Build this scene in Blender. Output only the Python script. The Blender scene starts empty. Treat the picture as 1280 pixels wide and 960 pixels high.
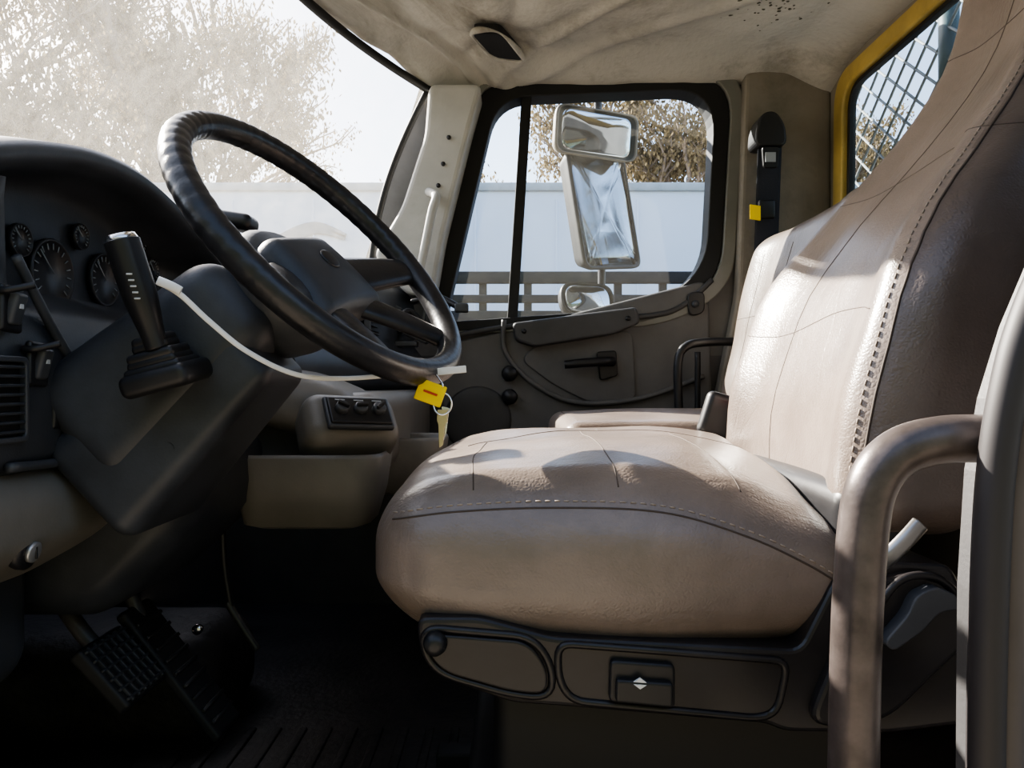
import bpy, bmesh, math, random
from mathutils import Vector, Matrix, noise
from mathutils.bvhtree import BVHTree
random.seed(7)
F=930.0; CZ=0.62
def P(px,py,y): return Vector(((px-640)/F*y, y, CZ+(480-py)/F*y))      # point on the cross-cab plane y
def Q(px,py,x):                                                        # point on the fore-aft plane x
    y=x*F/(px-640); return Vector((x,y,CZ+(480-py)/F*y))
def XZ(l,y): return [((a-640)/F*y, CZ+(480-b)/F*y) for a,b in l]
# ------------------------------------------------------------------ materials
def M(name,col,rough=.5,metal=0,bump=0,bscale=60,var=0.12,vscale=6,coat=0,dist=.002,leather=False,stain=0):
    m=bpy.data.materials.new(name); m.use_nodes=True; nt=m.node_tree; N=nt.nodes; L=nt.links
    b=N['Principled BSDF']; b.inputs['Roughness'].default_value=rough; b.inputs['Metallic'].default_value=metal
    b.inputs['Coat Weight'].default_value=coat; b.inputs['Coat Roughness'].default_value=.25
    tc=N.new('ShaderNodeTexCoord')
    n1=N.new('ShaderNodeTexNoise'); n1.inputs['Scale'].default_value=vscale; n1.inputs['Detail'].default_value=8; n1.inputs['Roughness'].default_value=.6
    L.new(tc.outputs['Object'],n1.inputs['Vector'])
    mx=N.new('ShaderNodeMix'); mx.data_type='RGBA'
    mx.inputs[6].default_value=(*[c*(1-var) for c in col],1); mx.inputs[7].default_value=(*[min(1,c*(1+var)) for c in col],1)
    st=N.new('ShaderNodeMapRange'); st.inputs[1].default_value=.3; st.inputs[2].default_value=.7
    L.new(n1.outputs['Fac'],st.inputs[0]); L.new(st.outputs[0],mx.inputs[0]); out=mx.outputs[2]
    if stain>0:
        n3=N.new('ShaderNodeTexNoise'); n3.inputs['Scale'].default_value=2.6; n3.inputs['Detail'].default_value=10; n3.inputs['Roughness'].default_value=.75; n3.inputs['Distortion'].default_value=.6
        L.new(tc.outputs['Object'],n3.inputs['Vector'])
        r3=N.new('ShaderNodeMapRange'); r3.inputs[1].default_value=.50; r3.inputs[2].default_value=.72; r3.inputs[4].default_value=stain
        L.new(n3.outputs['Fac'],r3.inputs[0])
        m3=N.new('ShaderNodeMix'); m3.data_type='RGBA'; m3.inputs[7].default_value=(col[0]*.35,col[1]*.32,col[2]*.26,1)
        L.new(r3.outputs[0],m3.inputs[0]); L.new(out,m3.inputs[6]); out=m3.outputs[2]
    L.new(out,b.inputs['Base Color'])
    rr=N.new('ShaderNodeMapRange'); rr.inputs[3].default_value=max(0,rough-.1); rr.inputs[4].default_value=min(1,rough+.1)
    L.new(n1.outputs['Fac'],rr.inputs[0]); L.new(rr.outputs[0],b.inputs['Roughness'])
    if bump>0:
        n2=N.new('ShaderNodeTexNoise'); n2.inputs['Scale'].default_value=bscale; n2.inputs['Detail'].default_value=5
        L.new(tc.outputs['Object'],n2.inputs['Vector'])
        bp=N.new('ShaderNodeBump'); bp.inputs['Strength'].default_value=bump; bp.inputs['Distance'].default_value=dist
        L.new(n2.outputs['Fac'],bp.inputs['Height'])
        if leather:
            mpn=N.new('ShaderNodeMapping'); mpn.inputs['Scale'].default_value=(7,24,10); L.new(tc.outputs['Object'],mpn.inputs[0])
            nz=N.new('ShaderNodeTexNoise'); nz.inputs['Scale'].default_value=1; nz.inputs['Detail'].default_value=3; nz.inputs['Distortion'].default_value=1.2
            L.new(mpn.outputs[0],nz.inputs['Vector'])
            ab=N.new('ShaderNodeMath'); ab.operation='SUBTRACT'; ab.inputs[1].default_value=.5; L.new(nz.outputs['Fac'],ab.inputs[0])
            ab2=N.new('ShaderNodeMath'); ab2.operation='ABSOLUTE'; L.new(ab.outputs[0],ab2.inputs[0])
            pw=N.new('ShaderNodeMapRange'); pw.inputs[1].default_value=0; pw.inputs[2].default_value=.08; L.new(ab2.outputs[0],pw.inputs[0])
            b3=N.new('ShaderNodeBump'); b3.inputs['Strength'].default_value=.18; b3.inputs['Distance'].default_value=.0014
            L.new(pw.outputs[0],b3.inputs['Height']); L.new(bp.outputs['Normal'],b3.inputs['Normal'])
            v=N.new('ShaderNodeTexVoronoi'); v.inputs['Scale'].default_value=230; v.feature='DISTANCE_TO_EDGE'
            L.new(tc.outputs['Object'],v.inputs['Vector'])
            b2=N.new('ShaderNodeBump'); b2.inputs['Strength'].default_value=.5; b2.inputs['Distance'].default_value=.0011
            L.new(v.outputs['Distance'],b2.inputs['Height']); L.new(b3.outputs['Normal'],b2.inputs['Normal'])
            L.new(b2.outputs['Normal'],b.inputs['Normal'])
        else: L.new(bp.outputs['Normal'],b.inputs['Normal'])
    return m
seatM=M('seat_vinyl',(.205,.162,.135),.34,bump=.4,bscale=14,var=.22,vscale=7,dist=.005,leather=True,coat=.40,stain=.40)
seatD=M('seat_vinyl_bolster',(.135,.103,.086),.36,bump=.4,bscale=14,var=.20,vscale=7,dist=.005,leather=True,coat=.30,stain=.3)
seamM=M('seam_dark',(.070,.052,.042),.8)  # even tone for the sewn seam lines, darker than the vinyl
threadM=M('thread',(.34,.28,.23),.8)
dashM=M('dash_plastic',(.040,.044,.052),.46,bump=.3,bscale=400,var=.45,vscale=9,dist=.0006)
dash2=M('dash_plastic_grey',(.060,.064,.072),.45,bump=.3,bscale=400,var=.3,dist=.0006)
beigeM=M('beige_plastic',(.180,.168,.147),.48,bump=.3,bscale=350,var=.2,dist=.0006,stain=.4)
linerM=M('headliner_fabric',(.49,.475,.43),.95,bump=.6,bscale=70,var=.14,vscale=3,dist=.004,stain=.85)
pillarM=M('pillar_trim',(.44,.435,.41),.5,bump=.2,bscale=200,var=.12,dist=.001,stain=.3)
doorM=M('door_panel',(.128,.125,.124),.55,bump=.3,bscale=250,var=.18,dist=.001,stain=.3)
doorD=M('door_panel_dark',(.062,.061,.063),.5,bump=.3,bscale=250,var=.25,dist=.001)
wallM=M('rear_trim',(.24,.215,.18),.75,bump=.3,bscale=120,var=.2,dist=.001,stain=.6)
blackM=M('black_plastic',(.016,.016,.018),.40,var=.3,vscale=12)
baseM=M('seat_base_plastic',(.020,.018,.019),.34,bump=.15,bscale=200,var=.45,vscale=8,dist=.0006)
rubM=M('rubber',(.012,.012,.013),.6,var=.3)
rimM=M('wheel_rim_leather',(.018,.018,.021),.32,bump=.35,bscale=180,var=.4,vscale=30,dist=.001)
steelM=M('worn_handle',(.095,.078,.073),.34,metal=.4,bump=.4,bscale=120,var=.45,vscale=25,dist=.0008)
darkSt=M('dark_steel',(.06,.06,.06),.45,metal=.5)
chromeM=M('chrome',(.75,.75,.75),.18,metal=1)
mirM=M('mirror_glass',(.55,.59,.61),.03,metal=1,var=.12)
mirH=M('mirror_housing',(.018,.018,.018),.5)
mirC=M('mirror_housing_cream',(.24,.21,.16),.5)
floorM=M('rubber_mat',(.022,.019,.018),.6,bump=.7,bscale=60,var=.8,vscale=10,dist=.004)
whiteM=M('white_tie',(.75,.75,.72),.4)
yelM=M('yellow_tag',(.95,.66,.0),.45)
yelP=M('yellow_paint',(.46,.33,.09),.5,var=.3,stain=.6)
redM=M('red_button',(.6,.03,.02),.4)
beltM=M('belt_webbing',(.022,.024,.034),.8,bump=.4,bscale=500)
trailM=M('trailer_white',(.76,.82,.92),.45,var=.05,vscale=1)
greyM=M('rack_grey',(.45,.48,.51),.5)
darkF=M('fence_dark',(.016,.016,.017),.8)
blockerM=M('sky_blocker_green',(.045,.055,.030),.9,bump=1,bscale=6,var=.6,vscale=4,dist=.2)  # for the added, unseen block that holds back skylight
groundM=M('dirt_ground',(.24,.20,.155),.95,bump=.5,bscale=3,var=.3,vscale=.6,dist=.05)
barkM=M('eucalyptus_bark',(.22,.17,.13),.9,var=.35,vscale=2)
tealM=M('teal_box',(.035,.07,.08),.5,var=.2)
gaugeM=M('gauge_face',(.022,.022,.025),.4); gaugeW=M('gauge_marks',(.30,.32,.34),.5); markW=M('icon_marks',(.5,.52,.54),.5)
def leafmat(name,c):
    m=bpy.data.materials.new(name); m.use_nodes=True; nt=m.node_tree; N=nt.nodes; L=nt.links
    N.remove(N['Principled BSDF']); o=N['Material Output']
    d=N.new('ShaderNodeBsdfDiffuse'); t=N.new('ShaderNodeBsdfTranslucent'); mx=N.new('ShaderNodeMixShader')
    g=N.new('ShaderNodeNewGeometry'); cr=N.new('ShaderNodeMix'); cr.data_type='RGBA'
    cr.inputs[6].default_value=(*[x*.45 for x in c],1); cr.inputs[7].default_value=(*[min(1,x*1.4) for x in c],1)
    L.new(g.outputs['Random Per Island'],cr.inputs[0])
    L.new(cr.outputs[2],d.inputs[0]); L.new(cr.outputs[2],t.inputs[0])
    mx.inputs[0].default_value=.4; L.new(d.outputs[0],mx.inputs[1]); L.new(t.outputs[0],mx.inputs[2]); L.new(mx.outputs[0],o.inputs[0])
    return m
leafM=leafmat('eucalyptus_leaves',(.21,.165,.095))
def glassmat(name,dust,scale,tint=(1,1,1),fwd=0):
    m=bpy.data.materials.new(name); m.use_nodes=True; nt=m.node_tree; N=nt.nodes; L=nt.links
    N.remove(N['Principled BSDF']); o=N['Material Output']
    tr=N.new('ShaderNodeBsdfTransparent'); tr.inputs[0].default_value=(*tint,1)
    gl=N.new('ShaderNodeBsdfGlossy'); gl.inputs['Roughness'].default_value=.02
    lw=N.new('ShaderNodeLayerWeight'); lw.inputs['Blend'].default_value=.5     # Schlick-style reflectance that is the same from both faces of the sheet
    pw=N.new('ShaderNodeMath'); pw.operation='POWER'; pw.inputs[1].default_value=5; L.new(lw.outputs['Facing'],pw.inputs[0])
    ma=N.new('ShaderNodeMath'); ma.operation='MULTIPLY_ADD'; ma.inputs[1].default_value=.85; ma.inputs[2].default_value=.035; L.new(pw.outputs[0],ma.inputs[0])
    m1=N.new('ShaderNodeMixShader'); L.new(ma.outputs[0],m1.inputs[0]); L.new(tr.outputs[0],m1.inputs[1]); L.new(gl.outputs[0],m1.inputs[2])
    tc=N.new('ShaderNodeTexCoord'); n=N.new('ShaderNodeTexNoise'); n.inputs['Scale'].default_value=scale; n.inputs['Detail'].default_value=12; n.inputs['Roughness'].default_value=.8
    L.new(tc.outputs['Object'],n.inputs['Vector'])
    mr=N.new('ShaderNodeMapRange'); mr.inputs[1].default_value=.35; mr.inputs[2].default_value=.75; mr.inputs[3].default_value=dust*.6; mr.inputs[4].default_value=dust*1.4
    L.new(n.outputs['Fac'],mr.inputs[0])
    df=N.new('ShaderNodeBsdfTranslucent'); df.inputs[0].default_value=(.90,.86,.77,1)
    m2=N.new('ShaderNodeMixShader'); L.new(mr.outputs[0],m2.inputs[0]); L.new(m1.outputs[0],m2.inputs[1]); L.new(df.outputs[0],m2.inputs[2]); L.new(m2.outputs[0],o.inputs[0])
    return m
wsM=glassmat('dusty_windshield',.085,22); wgM=glassmat('door_glass',.015,14,(.90,.95,.98)); rgM=glassmat('rear_glass',.03,14,(.86,.92,.94))
# ------------------------------------------------------------------ mesh helpers
def mk(name,v,f,mat,smooth=True,bev=0):
    me=bpy.data.meshes.new(name); me.from_pydata([tuple(x) for x in v],[],f)
    bm=bmesh.new(); bm.from_mesh(me); bmesh.ops.recalc_face_normals(bm,faces=bm.faces); bm.to_mesh(me); bm.free()
    me.update()
    o=bpy.data.objects.new(name,me); bpy.context.scene.collection.objects.link(o); me.materials.append(mat)
    if smooth:
        for p in me.polygons: p.use_smooth=True
    if bev:
        b=o.modifiers.new('bev','BEVEL'); b.width=bev; b.segments=3; b.limit_method='ANGLE'; b.angle_limit=.6
    return o
def G(name,parts):
    parts=[p for p in parts if p]
    c=Vector()
    for p in parts:
        vs=p.data.vertices; c+=sum((v.co for v in vs),Vector())/len(vs)
    c/=len(parts)
    e=bpy.data.objects.new(name,None); e.empty_display_size=.05; e.location=c
    bpy.context.scene.collection.objects.link(e)
    for p in parts:
        p.parent=e; p.matrix_parent_inverse=Matrix.Translation(-c)
    return e
def cr(pts,n=8,closed=False):
    pts=[Vector(p) for p in pts]; out=[]; N=len(pts)
    rng=range(N) if closed else range(N-1)
    for i in rng:
        if closed: a,b,c,d=pts[i-1],pts[i],pts[(i+1)%N],pts[(i+2)%N]
        else: a,b,c,d=pts[max(i-1,0)],pts[i],pts[i+1],pts[min(i+2,N-1)]
        for k in range(n):
            t=k/n
            out.append(.5*((2*b)+(c-a)*t+(2*a-5*b+4*c-d)*t*t+(3*b-3*c+d-a)*t**3))
    if not closed: out.append(pts[-1])
    return out
def tgeo(pts,r,ns=12,closed=False,off=0,flat=1.0,ref=None):
    N=len(pts); R=r if callable(r) else (lambda t:r)
    v=[];f=[]; up=Vector(ref) if ref else None; prev=None
    for i,p in enumerate(pts):
        if closed: t=(pts[(i+1)%N]-pts[i-1]).normalized()
        else: t=(pts[min(i+1,N-1)]-pts[max(i-1,0)]).normalized()
        if prev is None:
            a=up if up else (Vector((0,0,1)) if abs(t.z)<.9 else Vector((1,0,0)))
        else: a=up if up else prev
        n=(a-t*a.dot(t)).normalized(); b=t.cross(n); prev=n
        rr=R(i/max(1,N-1))
        for k in range(ns):
            th=2*math.pi*k/ns; v.append(p+n*math.cos(th)*rr+b*math.sin(th)*rr*flat)
    for i in range(N if closed else N-1):
        j=(i+1)%N
        for k in range(ns):
            f.append((off+i*ns+k,off+i*ns+(k+1)%ns,off+j*ns+(k+1)%ns,off+j*ns+k))
    if not closed:
        f.append(tuple(off+k for k in range(ns))); f.append(tuple(off+(N-1)*ns+k for k in range(ns)))
    return v,f
def tube(name,pts,r,mat,n=8,ns=14,closed=False,smooth=True,flat=1,ref=None):
    pp=cr(pts,n,closed) if smooth else [Vector(p) for p in pts]
    v,f=tgeo(pp,r,ns,closed,0,flat,ref); return mk(name,v,f,mat)
def rbox(name,c,h,r,mat,m=2,k=3,R=None,deform=None):
    h=Vector(h); r=min(r,min(h)*.999)
    ax=[]
    for a in range(3):
        H=h[a]; inn=H-r; l=[-H+r*i/k for i in range(k)]+[-inn+2*inn*i/m for i in range(m+1)]+[inn+r*(i+1)/k for i in range(k)]
        ax.append(l)
    V={};vs=[];fs=[]
    def add(p):
        key=tuple(round(x,6) for x in p)
        if key not in V: V[key]=len(vs); vs.append(Vector(p))
        return V[key]
    for a in range(3):
        b,c2=(a+1)%3,(a+2)%3
        for s in (-1,1):
            for i in range(len(ax[b])-1):
                for j in range(len(ax[c2])-1):
                    q=[]
                    for (ii,jj) in ((i,j),(i+1,j),(i+1,j+1),(i,j+1)):
                        p=[0,0,0]; p[a]=s*h[a]; p[b]=ax[b][ii]; p[c2]=ax[c2][jj]; q.append(add(p))
                    fs.append(tuple(q))
    out=[]
    for p in vs:
        inn=Vector([max(-(h[a]-r),min(h[a]-r,p[a])) for a in range(3)]); d=p-inn
        if d.length>1e-9: p=inn+d.normalized()*r
        if deform: p=deform(p,Vector((p.x/h.x,p.y/h.y,p.z/h.z)))
        if R: p=R@p
        out.append(p+Vector(c))
    return mk(name,out,fs,mat)
def roundloop(pts,rad,n=6):
    out=[];N=len(pts)
    for i in range(N):
        p=Vector(pts[i]); a=Vector(pts[i-1]); b=Vector(pts[(i+1)%N]); r=rad[i] if isinstance(rad,(list,tuple)) else rad
        ra=min(r,(a-p).length*.49); rb=min(r,(b-p).length*.49)
        p0=p+(a-p).normalized()*ra; p1=p+(b-p).normalized()*rb
        for k in range(n+1):
            t=k/n; out.append((1-t)**2*p0+2*t*(1-t)*p+t*t*p1)
    return out
def mp(plane,a,d): return Vector((a[0],d,a[1])) if plane=='y' else (Vector((d,a[0],a[1])) if plane=='x' else Vector((a[0],a[1],d)))
def ring(name,outer,inner,d0,d1,mat,plane='y',bev=0):
    N=len(outer); v=[mp(plane,p,d) for d in (d0,d1) for l in (outer,inner) for p in l]; f=[]
    for i in range(N):
        j=(i+1)%N
        f+= [(i,j,N+j,N+i),(2*N+i,2*N+j,3*N+j,3*N+i),(i,j,2*N+j,2*N+i),(N+i,N+j,3*N+j,3*N+i)]
    return mk(name,v,f,mat,False,bev)
def plate(name,loop,d0,d1,mat,plane='y',bev=.003):
    N=len(loop); v=[mp(plane,p,d) for d in (d0,d1) for p in loop]
    f=[tuple(range(N)),tuple(range(N,2*N))]+[(i,(i+1)%N,N+(i+1)%N,N+i) for i in range(N)]
    return mk(name,v,f,mat,False,bev)
def sheet(name,loop,d0,mat,plane='y'): return mk(name,[mp(plane,p,d0) for p in loop],[tuple(range(len(loop)))],mat,False)
def loft(name,secs,mat,closed=False,smooth=True,caps=False):
    n=len(secs[0]); v=[p for s in secs for p in s]; f=[]
    for i in range(len(secs)-1):
        for k in range(n if closed else n-1):
            f.append((i*n+k,i*n+(k+1)%n,(i+1)*n+(k+1)%n,(i+1)*n+k))
    if caps: f.append(tuple(range(n))); f.append(tuple((len(secs)-1)*n+k for k in range(n)))
    return mk(name,v,f,mat,smooth)
def disc(name,c,axis,prof,mat,ns=32):
    z=Vector(axis).normalized(); a=Vector((0,0,1)) if abs(z.z)<.9 else Vector((1,0,0)); x=(a-z*a.dot(z)).normalized(); y=z.cross(x)
    secs=[[Vector(c)+z*h+(x*math.cos(2*math.pi*k/ns)+y*math.sin(2*math.pi*k/ns))*max(r,1e-4) for k in range(ns)] for r,h in prof]
    return loft(name,secs,mat,True,True,True)
def bvh(o): return BVHTree.FromPolygons([v.co for v in o.data.vertices],[p.vertices for p in o.data.polygons])
def seam(name,obj,starts,d,mat,r=.0008,stitch=False,n=14,lift=0.0):
    bv=bvh(obj)
    pts=[]
    for s in cr(starts,n):
        h=bv.ray_cast(s,Vector(d))
        if h[0] is not None:
            nn=h[1] if h[1].dot(Vector(d))<0 else -h[1]
            pts.append(h[0]+nn*lift)
    if len(pts)<3: return None
    if not stitch:
        v,f=tgeo(pts,r,6); return mk(name,v,f,mat)
    V=[];Fc=[]; dense=[]
    for a,b in zip(pts,pts[1:]):
        k=max(1,int((b-a).length/.0013))
        dense+=[a.lerp(b,i/k) for i in range(k)]
    i=0; A=4; B=3
    while i+A<len(dense):
        s=[dense[i],dense[i+A//2]+Vector((0,0,.0002)),dense[i+A]]
        v,f=tgeo(s,r,5,off=len(V)); V+=v; Fc+=f; i+=A+B
    return mk(name,V,Fc,mat)
def sm(a,b,x):
    t=max(0,min(1,(x-a)/(b-a))); return t*t*(3-2*t)
def interp(tab,x):
    if x<=tab[0][0]: return tab[0][1]
    for i,((a,b),(c,d)) in enumerate(zip(tab,tab[1:])):
        if x<=c:
            p0=tab[max(0,i-1)]; p3=tab[min(len(tab)-1,i+2)]
            m0=(d-p0[1])/(c-p0[0]); m1=(p3[1]-b)/(p3[0]-a); h=c-a; t=(x-a)/h
            return (2*t**3-3*t*t+1)*b+(t**3-2*t*t+t)*h*m0+(-2*t**3+3*t*t)*d+(t**3-t*t)*h*m1
    return tab[-1][1]
# ------------------------------------------------------------------ camera
cam=bpy.data.cameras.new('camera'); co=bpy.data.objects.new('camera',cam); bpy.context.scene.collection.objects.link(co)
co.location=(0,0,CZ); co.rotation_euler=(math.pi/2,0,0); cam.sensor_width=36; cam.lens=F/1280*36; cam.clip_start=.02; cam.clip_end=500
bpy.context.scene.camera=co
# ------------------------------------------------------------------ cab shell
yF=2.10; XR=.88
win=XZ([(556,403),(622,124),(893,112),(881,338),(812,385)],yF)
wo =XZ([(536,416),(599,106),(914,95),(899,352),(824,402)],yF)
wo2=XZ([(524,420),(590,100),(930,84),(914,362),(832,408)],yF)
rad=[.02,.09,.13,.10,.10]
Lin=roundloop(win,rad,8); Lo=roundloop(wo,rad,8); Lo2=roundloop(wo2,rad,8)
outer=roundloop([(-.50,.70),(-.255,1.475),(XR,1.52),(XR,.70),(.42,.70)],.001,8)
wall=ring('side_wall',outer,Lo,yF,yF+.05,doorM)
trimring=ring('window_surround',Lo2,Lo,yF-.022,yF+.0,M('surround',(.20,.20,.18),.42),bev=.004)
seal=ring('window_seal',Lo,Lin,yF-.012,yF+.06,rubM,bev=.004)
glass=sheet('door_glass',Lin,yF+.036,wgM)
dv=[P(652,118,yF),P(665,118,yF),P(647,398,yF),P(634,398,yF)]
divid=plate('divider_bar',[(p.x,p.z) for p in dv],yF-.004,yF+.045,rubM,bev=.003)
G('window_1',[trimring,seal,glass,divid])
low=mk('side_wall_lower',[(-1.05,yF,0),(XR,yF,0),(XR,yF,.70),(-1.05,yF,.70),(-1.05,yF+.05,0),(XR,yF+.05,0),(XR,yF+.05,.70),(-1.05,yF+.05,.70)],[(0,1,2,3),(4,5,6,7),(0,1,5,4),(1,2,6,5),(2,3,7,6),(3,0,4,7)],doorD,False)
fwd=plate('side_wall_cowl',[(-1.05,.70),(-.50,.70),(-.40,.97),(-.62,.90),(-1.05,.86)],yF,yF+.05,doorD,bev=0)
bp=plate('pillar_cover',roundloop(XZ([(928,92),(1034,86),(1034,560),(880,560),(918,370)],2.08),.03),2.05,2.10,wallM,bev=.012)
G('wall_passenger',[wall,low,fwd,bp])
floor=rbox('floor',(-.08,1.28,-.03),(.97,.84,.03),.005,floorM)
fw=rbox('wall_front',(-1.07,1.28,.43),(.02,.84,.43),.005,blackM)
tun=rbox('tunnel',(-.80,1.42,.07),(.28,.15,.10),.08,floorM,m=6,k=5)
matr=[rbox('mat_rib_%d'%i,(-.55+.045*i,1.12,.008),(.008,.20,.004),.003,floorM,m=1,k=2) for i in range(14)]
G('trim_1',[tun]); G('floor_mat',[rbox('mat',(-.25,1.12,.002),(.36,.24,.006),.004,floorM)]+matr)
def xtop(y): return -.52+.5*(y-1.28)**2
def ztop(y): return 1.49-.09*(y-1.28)**2
def ridge(d,w): return math.exp(-(d/w)**2)
secs=[]; NY=150; NX=150
for i in range(NY+1):
    y=.46+(2.115-.46)*i/NY; s=[]
    for j in range(NX+1):
        u=j/NX; x0=xtop(y)-.01; x=x0+(XR+.005-x0)*u
        z=1.515 - .055*sm(.2,0,min(2.12-y,y-.45)) - .035*sm(.12,0,x-x0) - .05*sm(.14,0,XR-x)
        dx=x+.035; dy=y-1.89; rr=math.hypot(dx,dy); th=math.atan2(dy,dx)
        fall=math.exp(-(rr/.30)**2)*sm(.02,.10,rr)
        z-=.015*fall*abs(math.sin(th*3.5+rr*5+.6))**.6
        dl=(x+.21)-(y-1.9)*.63
        z-=.018*ridge(dl,.012)*sm(2.12,2.03,y); z+=.010*ridge(dl-.03,.02)
        z-=.012*ridge(x-.10+(y-1.9)*.9,.02)*sm(1.5,1.8,y); z-=.012*ridge(x-.30+(y-1.9)*1.5,.035)
        z-=.010*ridge(x+.33-(y-1.7)*.8,.03)
        z+=.008*noise.noise(Vector((x*5,y*5,3)))+.003*noise.noise(Vector((x*16,y*16,9)))
        s.append(Vector((x,y,z)))
    secs.append(s)
ceil=loft('headliner',secs,linerM)
roofo=loft('roof_skin',[[Vector((xtop(y)-.03+(XR+.05-xtop(y))*u,y,1.56-.04*(2*u-1)**2)) for u in [k/10 for k in range(11)]] for y in [.42+1.74*k/20 for k in range(21)]],yelP)
al=[(-.098,1.815),(-.03,1.815),(.030,1.965),(-.050,1.945)]
hp=plate('torn_opening',roundloop(al,.02,5),1.474,1.50,rubM,'z',bev=0)
lip=tube('torn_lip',[(a,b,1.476) for a,b in al],lambda t:.005+.003*math.sin(t*19),linerM,closed=True,n=10)
cb=bvh(ceil); V=[];Fc=[]
for i in range(70):
    a=random.gauss(.62,.05); b=random.gauss(1.72,.06); h=cb.ray_cast(Vector((a,b,1.2)),Vector((0,0,1)))
    if h[0] is None: continue
    r=random.uniform(.0015,.006); o=len(V); V+=[h[0]+Vector((r*math.cos(t)*random.uniform(.6,1.2),r*math.sin(t)*random.uniform(.6,1.2),-.0012)) for t in [k*math.pi/4 for k in range(8)]]; Fc.append(tuple(range(o,o+8)))
mould=mk('mould_spots',V,Fc,M('mould',(.09,.085,.06),.95),False)
G('ceiling',[ceil,roofo,hp,lip,mould])
def xbot(y): return -1.05+(1.12 if y>1.28 else .45)*(y-1.28)**2
def zbot(y): return .84+.20*max(0,abs(y-1.28)-.55)
ws=[]
for i in range(41):
    y=.50+1.545*i/40; s=[]
    for k in range(17):
        t=k/16; a=Vector((xbot(y),y,zbot(y))); b=Vector((xtop(y),y,ztop(y))); p=a.lerp(b,t)
        p.x-=math.sin(math.pi*t)*.035; s.append(p)
    ws.append(s)
wsg=loft('windshield_glass',ws,wsM)
g1=tube('header_seal',[(xtop(y)-.004,y,ztop(y)-.008) for y in [.5+1.545*i/20 for i in range(21)]],.011,rubM,n=3)
g2=tube('side_seal',ws[-1],.009,rubM,n=2); g3=tube('side_seal_driver',ws[0],.009,rubM,n=2)
g4=tube('base_seal',[s[0] for s in ws],.012,rubM,n=2)
G('window_2',[wsg,g1,g2,g3,g4])
pl=plate('pillar_cover',roundloop(XZ([(470,322),(505,262),(533,175),(538,112),(604,112),(588,170),(556,300),(544,372),(512,372)],2.03),.025),1.985,2.11,pillarM,bev=.014)
gh=tube('pillar_grab_handle',[P(536,240,1.99),P(545,246,1.93),P(540,265,1.92),P(531,310,1.92),P(523,345,1.93),P(518,352,1.99)],.0115,pillarM)
sc=[disc('screw',P(a,b,1.982),(0,-1,0),[(.006,0),(.006,.003),(.001,.004)],blackM,12) for a,b in ((561,172),(554,205),(548,232))]
G('trim_2',[pl,gh]+sc)
G('trim_3',[tube('pillar_cover',[(ws[0][k].x,.46,ws[0][k].z) for k in (0,8,16)],.035,pillarM)])
wi=[(1.965,1.03),(1.955,1.40),(.60,1.40),(.60,1.03)]; wf=[(2.02,.985),(2.01,1.445),(.56,1.445),(.56,.985)]
rw=ring('wall_rear',roundloop([(2.14,.0),(2.14,1.52),(.45,1.52),(.45,0)],.001,8),roundloop(wf,.06,8),XR,XR+.02,wallM,'x')
fr=ring('yellow_frame',roundloop(wf,.09,8),roundloop(wi,.07,8),XR-.012,XR+.025,yelP,'x',bev=.006)
fr2=ring('rear_seal',roundloop(wi,.07,8),roundloop([(1.952,1.04),(1.942,1.39),(.61,1.39),(.61,1.04)],.06,8),XR+.002,XR+.02,rubM,'x',bev=.002)
rg=sheet('rear_glass',roundloop(wi,.07,8),XR+.012,rgM,'x')
G('window_3',[fr,fr2,rg])
# ------------------------------------------------------------------ driver seat
def cush(p,u):
    q=p.copy()
    if u.z>0:
        c=(1-min(1,u.x*u.x)**2)*(1-abs(u.y)**3)
        q.z+=.040*c*u.z*(1-.35*sm(0,-1,u.x))
        q.z-=.055*max(0,u.x)**2*sm(.2,-1,u.y)*u.z
        q.z+=.02*sm(.1,.9,u.y)*u.z
        q.z+=.010*sm(-.6,-1,u.y)*math.exp(-((u.x+.3)/.5)**2)*u.z
    if u.x<0: q.x+= .075*(u.x*u.x)*max(0,u.y)**2 - .018*(1-u.y*u.y)*(u.x*u.x)
    q.z+= .005*noise.noise(q*11)
    if u.y<0: q.y-= .010*(1-u.x*u.x)*(1-u.z*u.z)*u.y*u.y
    if u.z<0: q.z+=.03*max(0,-u.x)**3*(-u.z); q.z-=.022*(-u.z)*(1-u.x*u.x)
    return q
cx,cy,czc=.115,.995,.432
cu=rbox('cushion',(cx,cy,czc),(.255,.250,.077),.062,seatM,m=22,k=9,deform=cush)
parts=[cu]
dn=(0,0,-1)
def tp(x,y): return Vector((x,y,1.0))
parts.append(seam('seam_cross_far',cu,[tp(-.06,1.02),tp(.02,1.08),tp(.15,1.10),tp(.26,1.06),tp(.36,1.0)],dn,seamM))
parts.append(seam('seam_row_a',cu,[tp(-.04,.77),tp(-.045,.88),tp(-.035,1.03)],dn,seamM))
parts.append(seam('seam_row_b',cu,[tp(.11,.77),tp(.105,.9),tp(.10,1.09)],dn,seamM))
parts.append(seam('seam_row_c',cu,[tp(.24,.78),tp(.23,.9),tp(.225,1.07)],dn,seamM))
sd=[P(488,652,.62),P(560,640,.62),P(700,634,.62),P(830,640,.62),P(930,668,.62),P(1000,700,.62),P(1040,724,.62)]
sd=[Vector(((v.x)*.757/.62,.62,CZ+(v.z-CZ)*.757/.62)) for v in sd]
parts.append(seam('side_seam',cu,sd,(0,1,0),seamM,r=.0011))
parts.append(seam('side_stitch',cu,[v+Vector((0,0,.006)) for v in sd],(0,1,0),threadM,r=.0008,stitch=True,lift=.0004))
prof=[(.46,.352),(.57,.372),(.65,.388),(.75,.415),(.82,.460),(.90,.525),(1.0,.598),(1.1,.640),(1.25,.663),(1.42,.68)]
pprof=[(.44,.53),(.60,.540),(.80,.570),(.95,.605),(1.02,.63)]
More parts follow.
